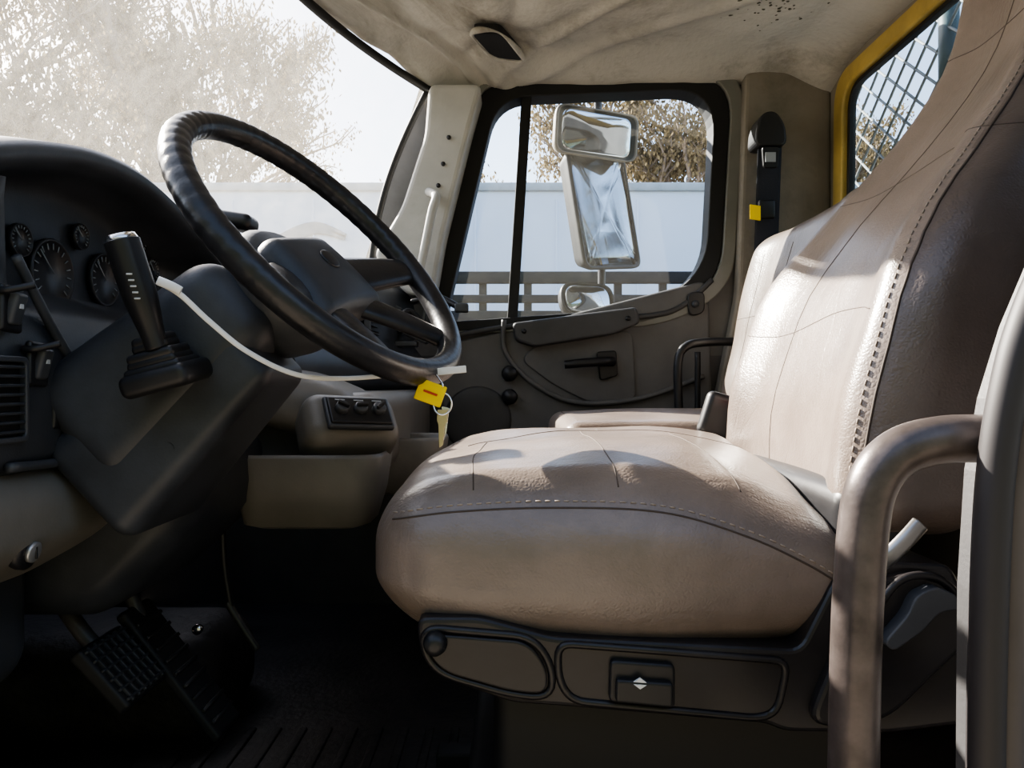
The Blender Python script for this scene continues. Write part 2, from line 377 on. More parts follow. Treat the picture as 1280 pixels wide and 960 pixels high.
def mkback(name,yc,hw,ztopv,pf,taper,mat=seatM,bol=.022):
    hz=(ztopv-.462)/2; zc=.462+hz
    def d(p,u):
        z=p.z+zc; w=1-.50*sm(.70,1.10,z) if taper else 1-.06*sm(.8,1,z)
        y=p.y*w
        x=interp(pf,z)+.068+p.x*(1-.25*sm(.8,1.3,z))
        if u.x<0:
            x-=bol*math.exp(-((abs(u.y)-.80)/.20)**2)*(1-.5*sm(.9,1.2,z)) - .010*(1-u.y*u.y)
            x-=.018*math.exp(-((z-.60)/.09)**2)*(1-u.y**4)
        x+=.005*noise.noise(Vector((u.x,y*9,z*9)))
        return Vector((x,y+yc,z))
    return rbox(name,(0,0,0),(.068,hw,hz),.05,mat,m=26,k=7,deform=d)
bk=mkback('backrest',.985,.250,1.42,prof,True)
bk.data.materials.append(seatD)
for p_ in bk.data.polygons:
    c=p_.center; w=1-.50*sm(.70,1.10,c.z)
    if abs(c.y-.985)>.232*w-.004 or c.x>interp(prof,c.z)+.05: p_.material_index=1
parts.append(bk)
ml=(1,0,0)
parts.append(seam('back_seam',bk,[Vector((0,1.05-.06*sm(.7,1.2,z),z)) for z in (.5,.6,.7,.8,.9,1.0,1.1,1.2,1.34)],ml,seamM))
for i,z in enumerate((.70,.90,1.10)):
    parts.append(seam('back_row_%d'%i,bk,[Vector((0,.79+.40*k/6,z+.01*math.sin(k))) for k in range(7)],ml,seamM,r=.0007))
zs=(.52,.60,.68,.76,.84,.92,1.0,1.1,1.2,1.3)
def eg(z,o): return .985-(.232+o)*(1-.50*sm(.70,1.10,z))
parts.append(seam('bolster_stitch',bk,[Vector((0,eg(z,-.012),z)) for z in zs],ml,threadM,r=.0009,stitch=True,lift=.0005))
parts.append(seam('bolster_seam',bk,[Vector((0,eg(z,-.003),z)) for z in zs],ml,seamM,r=.0016))
yb=.735
bl=roundloop(XZ([(520,772),(600,772),(690,797),(1000,812),(1045,722),(1105,702),(1190,706),(1216,760),(1218,905),(1110,918),(980,916),(960,906),(700,884),(640,880),(555,850),(524,815)],yb),.012,4)
parts.append(plate('base_cover',bl,yb,1.22,baseM,bev=.006))
def ol(name,l,rr,y=yb,r=.0035,mat=baseM): 
    lp=roundloop(XZ(l,y),rr,5); return tube(name,[Vector((a[0],y,a[1])) for a in lp],r,mat,n=1,ns=8,closed=True,smooth=False)
parts.append(ol('side_pocket_trim',[(530,784),(665,796),(690,830),(690,872),(640,868),(550,842),(530,815)],.02,r=.004))
parts.append(ol('side_recess_trim',[(697,804),(985,826),(972,888),(950,898),(715,876),(698,850)],.015,r=.004))
parts.append(plate('side_pocket_cover',roundloop(XZ([(534,790),(660,800),(684,832),(684,866),(640,862),(555,838),(534,812)],yb),.015,5),yb-.006,yb+.01,baseM,bev=.003))
parts.append(plate('height_switch_plate',roundloop(XZ([(762,822),(842,828),(842,882),(760,874)],yb),.006),yb-.008,yb+.01,blackM,bev=.003))
parts.append(plate('height_switch',roundloop(XZ([(768,842),(838,847),(837,877),(767,870)],yb),.004),yb-.016,yb,blackM,bev=.003))
parts.append(plate('switch_arrow_up',XZ([(792,852),(800,847),(808,853)],yb-.016),yb-.0175,yb-.015,whiteM,bev=0))
parts.append(plate('switch_arrow_down',XZ([(792,855),(808,856),(800,861)],yb-.016),yb-.0175,yb-.015,whiteM,bev=0))
parts.append(disc('lumbar_knob',P(545,801,yb),(0,-1,0),[(.011,0),(.012,.008),(.010,.016),(.004,.018),(.001,.018)],blackM))
parts.append(plate('recliner_cover',roundloop(XZ([(1060,760),(1105,712),(1180,716),(1204,760),(1204,800),(1165,835),(1100,900),(1000,905)],yb),.03,6),yb-.012,yb+.01,baseM,bev=.006))
parts.append(tube('recliner_lever',[P(1098,705,.715),P(1115,692,.712),P(1135,672,.712),P(1150,655,.715)],.0085,M('lever_metal',(.35,.34,.33),.3,metal=.9),flat=.6))
parts.append(plate('recliner_handle',roundloop(XZ([(1100,800),(1130,766),(1140,742),(1165,730),(1192,742),(1196,760),(1170,762),(1150,785),(1112,812)],yb-.02),.008,5),yb-.028,yb-.005,dash2,bev=.005))
parts.append(tube('recliner_ring',[P(1092,800,.722),P(1098,760,.72),P(1128,724,.72),P(1170,722,.72),P(1200,750,.722),P(1205,790,.724)],.004,baseM))
parts.append(rbox('pedestal',(.18,.99,.20),(.20,.19,.10),.02,rubM,m=3))
for i in range(4): parts.append(rbox('bellows_%d'%i,(.16,.99,.07+.035*i),(.21,.21,.016),.014,rubM,m=3))
parts.append(rbox('slide_rail',(.16,.79,.02),(.28,.02,.018),.005,rubM)); parts.append(rbox('slide_rail_far',(.16,1.19,.02),(.28,.02,.018),.005,rubM))
parts.append(rbox('belt_buckle',(.40,1.255,.555),(.02,.012,.045),.008,blackM)); parts.append(rbox('belt_button',(.385,1.250,.598),(.010,.009,.006),.003,redM))
parts.append(rbox('hinge_trim',(.375,1.0,.480),(.04,.24,.035),.02,blackM,m=4))
G('driver_seat',parts)
# ------------------------------------------------------------------ passenger seat
def pc(p,u):
    q=p.copy()
    if u.z>0: q.z+=.015*(1-u.x**2)*(1-u.y**2)
    q.z+=.002*noise.noise(q*12); return q
pcu=rbox('cushion',(.335,1.60,.482),(.245,.275,.070),.035,seatM,m=14,k=5,deform=pc)
pbk=mkback('backrest',1.60,.300,.99,pprof,False,bol=.010)
pp=[pcu,pbk]
for i,yy in enumerate((1.45,1.62,1.78)):
    pp.append(seam('back_seam_%d'%i,pbk,[Vector((0,yy,z)) for z in (.55,.65,.75,.85,.93)],ml,seamM))
pp.append(seam('back_row',pbk,[Vector((0,1.35+.5*k/5,.78)) for k in range(6)],ml,seamM))
pp.append(seam('front_seam',pcu,[Vector((.12,1.36,1)),Vector((.115,1.6,1)),Vector((.12,1.84,1))],dn,seamM))
pp.append(rbox('seat_box',(.38,1.60,.205),(.24,.26,.205),.02,blackM,m=3))
pp.append(rbox('side_latch',(.44,1.31,.540),(.11,.015,.04),.012,blackM,m=3,R=Matrix.Rotation(.3,3,'Y')))
G('passenger_seat',pp)
# ------------------------------------------------------------------ dashboard
zl=[(.45,.79),(.60,.81),(.73,.862),(.80,.885),(.90,.907),(1.0,.912),(1.1,.898),(1.2,.874),(1.28,.85),(1.36,.83)]
def dsec(y):
    z=interp(zl,y); rec=sm(.74,.80,y)*sm(1.30,1.24,y); xw=xbot(y)+.02
    xr=-.505-.085*rec
    pts=[(xw,.835),(min(-.72,xw+.12),.85+.3*(z-.85)),(-.62,z-.004),(-.55,z+.002),(-.505,z-.004),(-.495,z-.014),(-.503,z-.028),(-.53,z-.034),(xr,z-.040),(xr-.002,z-.06),(xr,.735),(-.515,.705),(-.498,.690),(-.490,.64),(-.484,.55),(-.50,.53),(-.60,.50),(-.75,.45),(-.95,.40)]
    return [Vector((a,y,b)) for a,b in pts]
ys=[.47+(1.34-.47)*i/60 for i in range(61)]
D=[loft('driver_fascia',[dsec(y) for y in ys],dashM)]
D.append(loft('fascia_end_cap',[[Vector((p.x,.47,p.z)) for p in dsec(.47)],[Vector((-.8,.468,.7))]*19],dashM))
def psec(y):
    t=(y-1.34)/.74; xe=-.47+.17*t; xw=min(xbot(y)+.02,xe-.06); zt=.850+.040*sm(.3,1,t)
    pts=[(xw,.840+.06*t),((xw+xe)/2,zt+.008),(xe-.04,zt+.004),(xe,zt-.01),(xe+.02,zt-.035),(xe+.035,.78),(xe+.02,.73),(xe+.05,.69),(xe+.08,.64),(xe+.04,.60),(xe-.2,.58)]
    return [Vector((a,y,b)) for a,b in pts]
D.append(loft('passenger_fascia',[psec(1.33+.755*i/30) for i in range(31)],dashM))
D.append(loft('fascia_step',[[Vector((-.98,1.335,.82)),Vector((-.6,1.335,.85)),Vector((-.46,1.335,.845)),Vector((-.42,1.335,.74)),Vector((-.38,1.335,.64)),Vector((-.45,1.335,.55)),Vector((-.98,1.335,.5))],[Vector((-.7,1.336,.7))]*7],dashM))
for i,(a,b,r) in enumerate(((62,342,.044),(128,350,.038),(22,300,.02),(172,300,.022),(188,338,.020),(98,296,.018))):
    c=Q(a,b,-.586); D.append(disc('gauge_%d'%i,c,(1,0,0),[(r,0),(r,.006),(r*.92,.006),(r*.9,.003),(.001,.003)],gaugeM))
    V=[];Fc=[]
    for k in range(15):
        th=math.radians(-40+18.5*k); d=Vector((0,math.cos(th),math.sin(th)))
        v,f=tgeo([c+Vector((.0045,0,0))+d*r*.68,c+Vector((.0045,0,0))+d*r*.86],.0009,4,off=len(V)); V+=v;Fc+=f
    v,f=tgeo([c+Vector((.0055,0,0)),c+Vector((.0055,0,0))+Vector((0,-.6,.6))*r],.0010,4,off=len(V)); V+=v;Fc+=f
    D.append(mk('gauge_marks_%d'%i,V,Fc,gaugeW))
def vent(name,c,hy,hz,n=6,x=.006):
    o=[ring(name+'_bezel',roundloop([(c.y-hy,c.z-hz),(c.y-hy,c.z+hz),(c.y+hy,c.z+hz),(c.y+hy,c.z-hz)],.008),roundloop([(c.y-hy*.86,c.z-hz*.86),(c.y-hy*.86,c.z+hz*.86),(c.y+hy*.86,c.z+hz*.86),(c.y+hy*.86,c.z-hz*.86)],.006),c.x-.01,c.x+x,dash2,'x',bev=.002)]
    o.append(rbox(name+'_cavity',(c.x-.004,c.y,c.z),(.004,hy*.85,hz*.85),.001,rubM))
    for i in range(n):
        z=c.z-hz*.75+1.5*hz*i/(n-1); o.append(rbox(name+'_slat_%d'%i,(c.x+.001,c.y,z),(.005,hy*.84,.0016),.001,dashM,m=1,k=1))
    return o
D+=vent('side_vent',Vector((-.484,.70,.605)),.038,.042,8)
D+=vent('upper_vent',Vector((-.49,1.285,.79)),.030,.030,5)
D.append(tube('panel_rib',[Q(20,320,-.494),Q(60,400,-.492),Q(100,470,-.488),Q(140,545,-.484),Q(150,560,-.486),Q(120,572,-.486),Q(10,585,-.486)],.005,dash2))
for i,(a,b) in enumerate(((12,386),(46,455),(76,510))):
    c=Q(a,b,-.487)
    D.append(rbox('switch_bezel_%d'%i,c,(.004,.016,.023),.004,blackM,R=Matrix.Rotation(-.05,3,'X')))
    D.append(rbox('switch_rocker_%d'%i,c+Vector((.006,0,.0)),(.005,.009,.016),.004,dash2,R=Matrix.Rotation(.25,3,'Y')))
    D.append(rbox('switch_mark_%d'%i,c+Vector((.0115,0,.004)),(.0008,.003,.004),.0005,markW))
for i,(a,b) in enumerate(((10,362),(44,436))):
    c=Q(a,b,-.478); D.append(tube('toggle_%d'%i,[c+Vector((-.012,0,0)),c,c+Vector((.018,.012,.006))],.0035,blackM))
D.append(rbox('knee_bolster',(-.60,.665,.468),(.125,.262,.066),.045,beigeM,m=6,k=6,deform=lambda p,u: Vector((p.x-.05*sm(0,-1,u.z)*1,p.y-.05*sm(0,-1,u.z),p.z))))
lk=Q(40,686,-.478); lk.x=-.496
D.append(disc('lock_bezel',lk,(1,0,-.2),[(.017,0),(.019,.010),(.018,.016),(.012,.018),(.001,.018)],blackM))
D.append(disc('lock_face',lk+Vector((.018,0,-.003)),(1,0,-.2),[(.0105,0),(.0105,.003),(.009,.004),(.001,.004)],M('lock_metal',(.5,.5,.5),.4,metal=.7)))
D.append(rbox('lock_slot',lk+Vector((.0225,0,-.004)),(.0008,.0012,.006),.0005,blackM))
D.append(rbox('lower_column_panel',(-.60,1.08,.44),(.20,.155,.12),.05,dashM,m=4,k=5,deform=lambda p,u:Vector((p.x-.10*sm(.2,-1,u.z),p.y,p.z))))
D.append(rbox('lower_left_panel',(-.78,.72,.36),(.20,.20,.10),.05,dashM,m=4,k=5))
D.append(rbox('beige_lower_dash',(-.375,1.665,.500),(.150,.405,.105),.035,beigeM,m=8,k=6,deform=lambda p,u:Vector((p.x-.06*sm(-.1,-1,u.z),p.y,p.z-.0))))
def lipd(p,u): return Vector((p.x,p.y,p.z+.02*(1-u.x*u.x)))
D.append(rbox('beige_upper_lip',(-.39,1.33,.575),(.135,.13,.05),.045,beigeM,m=5,k=6,deform=lipd,R=Matrix.Rotation(math.radians(14),3,'Y')))
def binsec(cx_,cy_,hx,hy,z,r): return [Vector((a[0],a[1],z)) for a in roundloop([(cx_-hx,cy_-hy),(cx_+hx,cy_-hy),(cx_+hx,cy_+hy),(cx_-hx,cy_+hy)],r,6)]
bs=[binsec(-.325,1.22,.080,.05,.392,.03),binsec(-.325,1.22,.100,.07,.400,.04),binsec(-.322,1.215,.112,.08,.45,.045),binsec(-.320,1.21,.118,.085,.505,.045),binsec(-.320,1.21,.115,.082,.512,.045),binsec(-.320,1.21,.108,.075,.508,.04),binsec(-.32,1.21,.10,.066,.44,.04),binsec(-.32,1.21,.05,.03,.43,.02)]
D.append(loft('storage_bin',bs,beigeM,True,True,True))
bs2=[[v+Vector((.065,.36,.0)) for v in s] for s in bs]; D.append(loft('cup_tray',bs2,beigeM,True,True,True))
zc_=Vector((.42,-.62,.66)).normalized(); xc_=Vector((.85,.52,-.05)); xc_=(xc_-zc_*xc_.dot(zc_)).normalized(); yc_=zc_.cross(xc_)
Rc=Matrix((xc_,yc_,zc_)).transposed(); cc=P(450,513,1.165)
D.append(rbox('climate_pod',cc-zc_*.050+Vector((-.01,.02,0)),(.078,.050,.045),.03,beigeM,m=3,k=5,R=Rc))
D.append(rbox('climate_panel',cc-zc_*.004,(.050,.026,.006),.004,blackM,R=Rc))
D.append(rbox('climate_frame',cc-zc_*.008,(.054,.031,.006),.005,dash2,R=Rc))
for i in range(3):
    c=cc+xc_*(-.030+.030*i); D.append(disc('climate_knob_%d'%i,c,zc_,[(.0115,0),(.0105,.010),(.009,.012),(.001,.012)],dash2,20))
    D.append(rbox('climate_fin_%d'%i,c+zc_*.014,(.009,.0022,.004),.001,gaugeM,R=Rc@Matrix.Rotation(.6*i-.5,3,'Z')))
    D.append(rbox('climate_mark_%d'%i,c+zc_*.003+yc_*.018,(.008,.001,.0006),.0004,markW,R=Rc))
D+=vent('passenger_vent',Vector((-.335,1.80,.77)),.07,.03,5)
D+=vent('center_vent',Vector((-.41,1.45,.77)),.07,.03,5)
for i,(a,b,hx,hz,an) in enumerate(((490,385,.030,.012,.5),(505,405,.022,.020,-.3),(520,420,.035,.010,.4),(540,395,.016,.022,.2),(480,400,.012,.028,-.6),(528,375,.03,.006,-.2),(508,430,.03,.008,0))):
    D.append(rbox('bracket_%d'%i,P(a,b,1.97),(hx,.02,hz),.005,blackM if i%2 else dash2,R=Matrix.Rotation(an,3,'Y')))
D.append(tube('bracket_hose',[P(470,370,1.95),P(495,395,1.92),P(515,390,1.94),P(545,430,1.95)],.008,rubM))
D.append(tube('bracket_arm',[P(525,365,1.98),P(550,372,1.95),P(575,385,1.93)],.009,blackM)); D.append(rbox('bracket_clip',P(577,385,1.93),(.018,.012,.012),.005,dash2))
D.append(rbox('dash_pod',(-.478,1.255,.895),(.045,.028,.014),.012,blackM,k=4,R=Matrix.Rotation(.15,3,'Y')))
D.append(rbox('dash_pod_base',(-.515,1.255,.865),(.020,.022,.030),.012,blackM,k=4))
G('dashboard',D)
# ------------------------------------------------------------------ steering wheel and column
C=Vector((-.217,.88,.781)); a15=math.radians(17)
n0=Vector((.74,0,.68)).normalized(); e1=Vector((-.68,0,.74)).normalized()
nW=(n0*math.cos(a15)+Vector((0,-1,0))*math.sin(a15)).normalized(); e1=(e1-nW*e1.dot(nW)).normalized(); e2=nW.cross(e1)
if e2.y<0: e2=-e2
def W(a,b,c): return C+e1*a+e2*b+nW*c
RW=.194
rimp=[W(RW*math.cos(t),RW*math.sin(t),0) for t in [2*math.pi*k/440 for k in range(440)]]
def rr_(t): return .0158+.0006*abs(math.cos(math.pi*t*64))*(1 if (0.03<t<.28 or .72<t<.97) else .15)
v,f=tgeo(rimp,rr_,16,True); S=[mk('rim',v,f,rimM)]
def spoke(name,ang,w0,w1):
    d=e1*math.cos(ang)+e2*math.sin(ang); q=-e1*math.sin(ang)+e2*math.cos(ang); secs=[]
    for k in range(9):
        t=k/8; r=.035+(RW-.035)*t; w=w0+(w1-w0)*t; h=-.045*(1-t)**1.2-.003; th=.012-.002*t
        secs.append([C+d*r+q*w*math.cos(a)+nW*(h+th*math.sin(a)) for a in [2*math.pi*j/14 for j in range(14)]])
    return loft(name,secs,rimM,True,True,True)
S+=[spoke('spoke_far',math.radians(105),.036,.021),spoke('spoke_near',math.radians(-105),.036,.021),spoke('spoke_low_far',math.radians(150),.028,.016),spoke('spoke_low_near',math.radians(-150),.028,.016)]
Rw=Matrix((e1,e2,nW)).transposed()
S.append(rbox('horn_pad',W(-.018,0,-.040),(.062,.074,.022),.02,dashM,m=6,k=6,R=Rw,deform=lambda p,u:Vector((p.x,p.y*(1-.15*u.x),p.z+(.010*(1-u.x*u.x)*(1-u.y*u.y) if u.z>0 else 0)))))
S.append(disc('horn_emblem',W(-.01,0,-.010),nW,[(.014,0),(.014,.003),(.011,.004),(.001,.004)],blackM))
S.append(disc('hub_rear_cover',W(0,0,-.055),-nW,[(.070,-.01),(.082,.0),(.084,.02),(.074,.05),(.06,.075),(.001,.076)],dash2))
G('steering_wheel',S)
K=[]
nC=n0; u0=Vector((-.68,0,.74)).normalized(); Rk=Matrix((nC,Vector((0,1,0)),u0)).transposed()
C0=Vector((-.23,.88,.786))
K.append(rbox('column_shroud',C0-nC*.215,(.125,.085,.070),.035,dashM,m=6,k=6,R=Rk,deform=lambda p,u:Vector((p.x,p.y*(1-.15*u.x),p.z*(1-.18*u.x)))))
K.append(rbox('column_lower_shroud',C0-nC*.245-u0*.055,(.12,.085,.055),.02,dashM,m=5,k=6,R=Rk,deform=lambda p,u:Vector((p.x,p.y*(1-.12*u.x),p.z*(1-.3*u.x)))))
K.append(disc('shroud_screw',C0-nC*.26-u0*.08+Vector((0,-.083,0)),(0,-1,0),[(.007,0),(.007,.003),(.001,.002)],rubM,12))
K.append(tube('column_shaft',[C0-nC*.06,C0-nC*.2,C0-nC*.62],.03,blackM))
l0=P(197,436,.755); l1=P(152,300,.74); ld=(l1-l0).normalized()
lx=Vector((1,0,0)); lx=(lx-ld*lx.dot(ld)).normalized(); ly=ld.cross(lx); Rl=Matrix((lx,ly,ld)).transposed()
K.append(rbox('lever_gasket',l0-ld*.030+Vector((-.006,.014,0)),(.036,.036,.012),.009,blackM,R=Rl,k=4))
for i,(s,zz) in enumerate(((.030,-.019),(.026,-.012),(.025,-.005),(.019,.004),(.018,.010))):
    K.append(rbox('lever_boot_%d'%i,l0+ld*zz+Vector((-.006,.012,0)),(s,s*.9,.0055),.005,blackM,R=Rl,k=3))
K.append(tube('gear_lever',[l0,l0.lerp(l1,.25),l0.lerp(l1,.6),l0.lerp(l1,.93),l1],lambda t:.0115+.0055*sm(.1,.5,t)-.0015*sm(.9,1,t),blackM,ns=20))
K.append(disc('lever_cap',l1,ld,[(.0150,-.006),(.0155,0),(.0140,.005),(.009,.0055),(.0085,.003),(.001,.003)],chromeM,24))
for i in range(5):
    K.append(rbox('lever_mark_%d'%i,l0.lerp(l1,.45+.055*i)+Vector((.004,-.0165,0)),(.003,.0006,.0009),.0004,markW,m=1,k=1))
G('steering_column',K)
zt=tube('band',[P(196,352,.67),P(225,368,.67),P(262,402,.68),P(310,440,.70),P(370,468,.74),P(430,473,.80),P(500,468,.83),P(578,462,.845)],.0026,whiteM,ns=8,flat=.3,ref=(0,0,1),n=10)
zt2=tube('band_tail',[P(198,351,.67),P(215,358,.665),P(226,364,.665)],.0042,whiteM,flat=.4)
zt3=rbox('band_label',P(545,465,.835),(.034,.001,.0040),.0008,whiteM,R=Matrix.Rotation(-.10,3,'Y'))
G('cable_tie',[zt,zt2,zt3])
ky=.818
kt=rbox('tag',P(538,491,ky),(.0155,.0018,.0120),.0015,yelM,R=Matrix.Rotation(.35,3,'Y'))
kh=rbox('tag_mark',P(538,491,ky-.002),(.008,.0012,.0012),.0004,M('tag_ink',(.5,.05,.02),.6),R=Matrix.Rotation(.35,3,'Y'))
kr=tube('key_ring',[P(553,505,ky)+Vector((.010*math.cos(t),0.002*math.sin(t),.012*math.sin(t))) for t in [2*math.pi*k/12 for k in range(12)]],.0011,chromeM,closed=True,n=3,ns=6)
brass=M('key_metal',(.50,.43,.30),.3,metal=1)
k1=plate('key_blade',roundloop(XZ([(547,512),(560,512),(559,528),(556,530),(554,556),(549,560),(548,530),(546,526)],ky),.0012,2),ky-.002,ky,brass,bev=.0004)
k2=plate('key_blade_b',roundloop(XZ([(552,508),(562,510),(560,525),(558,540),(554,552),(553,526)],ky+.006),.0012,2),ky+.004,ky+.006,chromeM,bev=.0004)
kl=tube('key_loop',[P(545,468,ky+.01),P(553,480,ky),P(553,495,ky)],.0012,chromeM,ns=6)
G('car_keys',[kt,kh,kr,k1,k2,kl])
# ------------------------------------------------------------------ pedals
bc=P(150,835,1.0); Rp=Matrix.Rotation(math.radians(-42),3,'Y')
pd=[rbox('pad',bc,(.010,.052,.050),.006,rubM,R=Rp,m=3)]
for i in range(6):
    pd.append(rbox('rib_h_%d'%i,bc+Rp@Vector((.011,0,-.040+.016*i)),(.003,.048,.002),.001,dashM,R=Rp,m=1,k=1)); pd.append(rbox('rib_v_%d'%i,bc+Rp@Vector((.011,-.040+.016*i,0)),(.003,.002,.045),.001,dashM,R=Rp,m=1,k=1))
pd.append(tube('arm',[bc+Vector((-.01,0,.01)),P(95,780,1.0),P(88,690,1.02)+Vector((-.08,0,.05)),P(80,600,1.05)+Vector((-.1,0,.1))],.011,darkSt)); G('brake_pedal',pd)
ac=P(225,835,1.10); Ra=Matrix.Rotation(math.radians(-38),3,'Y')
pa=[rbox('plate',ac,(.008,.040,.115),.006,rubM,R=Ra,m=3)]
for i in range(9): pa.append(rbox('rib_%d'%i,ac+Ra@Vector((.009,0,-.09+.022*i)),(.003,.036,.003),.001,blackM,R=Ra,m=1,k=1))
pa.append(tube('linkage',[ac+Vector((-.05,0,.05)),ac+Vector((-.12,0,.22)),ac+Vector((-.2,0,.35))],.010,darkSt)); G('accelerator_pedal',pa)
G('parking_brake_rod',[tube('rod',[P(284,752,1.2),P(298,775,1.2),P(322,812,1.2)],.006,darkSt),tube('stem',[P(277,600,1.2),P(280,700,1.2),P(290,765,1.2)],.005,blackM),disc('bolt',P(248,786,1.15),(0,-1,0),[(.008,0),(.008,.006),(.001,.007)],chromeM,12)])
# ------------------------------------------------------------------ door panel furniture
y0=2.10
d=[]
d.append(plate('lower_trim',roundloop(XZ([(548,432),(640,412),(884,350),(890,560),(870,600),(560,640)],y0),.04,6),y0-.018,y0+.01,doorM,bev=.008))
d.append(plate('armrest_beam',roundloop(XZ([(640,404),(795,384),(800,404),(768,418),(668,434),(644,426)],y0-.05),.014,5),y0-.065,y0,doorD,bev=.008))
d.append(plate('pull_recess',roundloop(XZ([(668,432),(790,412),(795,500),(735,503),(690,480),(650,450)],y0-.02),.03,6),y0-.026,y0,doorM,bev=.004))
d.append(tube('pull_ridge',[P(630,400,y0-.03),P(632,440,y0-.03),P(665,478,y0-.03),P(720,503,y0-.03),P(800,498,y0-.03),P(880,470,y0-.03)],.007,doorM))
d.append(tube('latch_handle',[P(706,456,y0-.06),P(725,454,y0-.065),P(755,452,y0-.06),P(765,452,y0-.04)],lambda t:.011+.003*t,blackM))
d.append(plate('latch_plate',roundloop(XZ([(745,440),(770,438),(772,470),(750,476)],y0-.03),.01),y0-.04,y0,blackM,bev=.004))
for i,(a,b) in enumerate(((637,467),(637,496))): d.append(disc('crank_knob_%d'%i,P(a,b,y0-.03),(0,-1,0),[(.022,-.02),(.022,.01),(.018,.022),(.001,.024)],blackM,20))
d.append(disc('speaker_grille',P(597,525,y0-.02),(0,-1,0),[(.095,-.02),(.095,.000),(.088,.003),(.060,.004),(.001,.004)],doorD,40))
for i,(a,b) in enumerate(((655,414),(785,398))): d.append(disc('screw_%d'%i,P(a,b,y0-.065),(0,-1,0),[(.007,-.01),(.007,.003),(.001,.004)],blackM,12))
d.append(plate('lock_escutcheon',roundloop(XZ([(858,366),(880,364),(880,392),(860,396)],y0-.02),.02),y0-.03,y0,blackM,bev=.004))
d.append(disc('lock_button',P(869,380,y0-.03),(0,-1,0),[(.010,0),(.010,.006),(.001,.008)],dash2,16))
d.append(tube('sill_ledge',[P(548,424,y0-.02),P(640,408,y0-.02),P(800,396,y0-.02),P(850,384,y0-.02),P(890,350,y0-.02)],.008,doorD))
G('door_1',d)
gp=tube('bar',[P(851,540,1.93),P(848,500,1.93),P(848,450,1.93),P(858,433,1.93),P(880,428,1.95),P(925,427,2.0)],.0115,blackM)
gp2=tube('bar_b',[P(872,535,2.03),P(872,440,2.03)],.008,blackM); G('grab_handle',[gp,gp2])
sb=[tube('strap',[P(962,160,1.98),P(962,190,1.985),P(958,300,1.99),P(955,420,1.98),P(950,520,1.98)],.032,beltM,flat=.06,ns=10,ref=(1,0,0)),
    plate('anchor_cover',roundloop(XZ([(944,158),(952,142),(968,140),(980,158),(982,184),(942,184)],1.97),.02,5),1.955,2.03,blackM,bev=.008),
    plate('tongue',roundloop(XZ([(952,184),(974,184),(972,210),(954,210)],1.96),.008),1.955,1.965,blackM,bev=.002),
    plate('tongue_label',XZ([(957,190),(970,190),(970,202),(957,202)],1.95),1.951,1.954,gaugeW,bev=0),
    plate('belt_tag',XZ([(937,256),(950,258),(950,276),(937,274)],1.95),1.945,1.95,yelM,bev=0),
    rbox('belt_stop',P(958,262,1.97),(.022,.008,.025),.006,blackM)]
G('seat_belt',sb)
# ------------------------------------------------------------------ near-side handle and door seal
nh=tube('bar',[P(1062,1240,.5),P(1066,1000,.5),P(1070,800,.5),P(1079,660,.5),P(1093,600,.5),P(1125,565,.5),P(1175,550,.5),P(1240,548,.5),P(1300,546,.50)],.0162,steelM,ns=24,n=12)
nf=disc('mount_foot',P(1062,1240,.5)+Vector((0,0,-.01)),(0,0,1),[(.03,0),(.03,.008),(.018,.012),(.001,.012)],blackM)
nf2=disc('mount_flange',P(1300,546,.5),(1,0,0),[(.026,-.004),(.026,.004),(.018,.010),(.001,.010)],blackM)
G('entry_grab_bar',[nh,nf,nf2])
s1=tube('door_seal',[P(1232,1250,.47),P(1232,960,.47),P(1236,760,.47),P(1244,600,.47),P(1262,480,.47),P(1292,380,.47),P(1370,200,.47),P(1500,-200,.47),P(1560,-900,.47)],.0110,M('seal_worn',(.022,.019,.020),.55),n=10)
s2=tube('pillar_edge',[P(1258,1250,.475),P(1258,960,.475),P(1262,760,.475),P(1270,600,.475),P(1288,490,.475),P(1320,390,.475),P(1400,200,.475),P(1540,-200,.475),P(1600,-900,.475)],.010,M('edge_grey',(.07,.058,.055),.45,var=.3),n=10)
s3=plate('pillar_body',XZ([(1262,1270),(1266,760),(1276,600),(1294,500),(1325,400),(1405,210),(1545,-200),(1600,-1150),(2280,-1150),(2280,1270)],.48),.48,.54,doorD,bev=0)
G('trim_4',[s1,s2,s3])
G('trim_5',[rbox('door_sill',(-.1,.455,-.05),(.9,.03,.06),.01,rubM)])
dl=[(.42,-.15),(.42,.80),(.30,1.40),(-.42,1.42),(-.48,.80),(-.48,-.15)]
G('door_2',[ring('door_shell',roundloop(dl,.05,6),roundloop([(.36,.78),(.35,.82),(.25,1.34),(-.37,1.36),(-.42,.82),(-.41,.78)],.03,6),-.76,-.70,doorD,'x',bev=.005),
 plate('door_inner_panel',roundloop([(.40,-.12),(.40,.77),(-.46,.77),(-.46,-.12)],.05,6),-.755,-.695,doorM,'x',bev=.01),
 sheet('door_window_glass',roundloop([(.36,.80),(.25,1.34),(-.37,1.36),(-.42,.80)],.03,6),-.735,wgM,'x')])
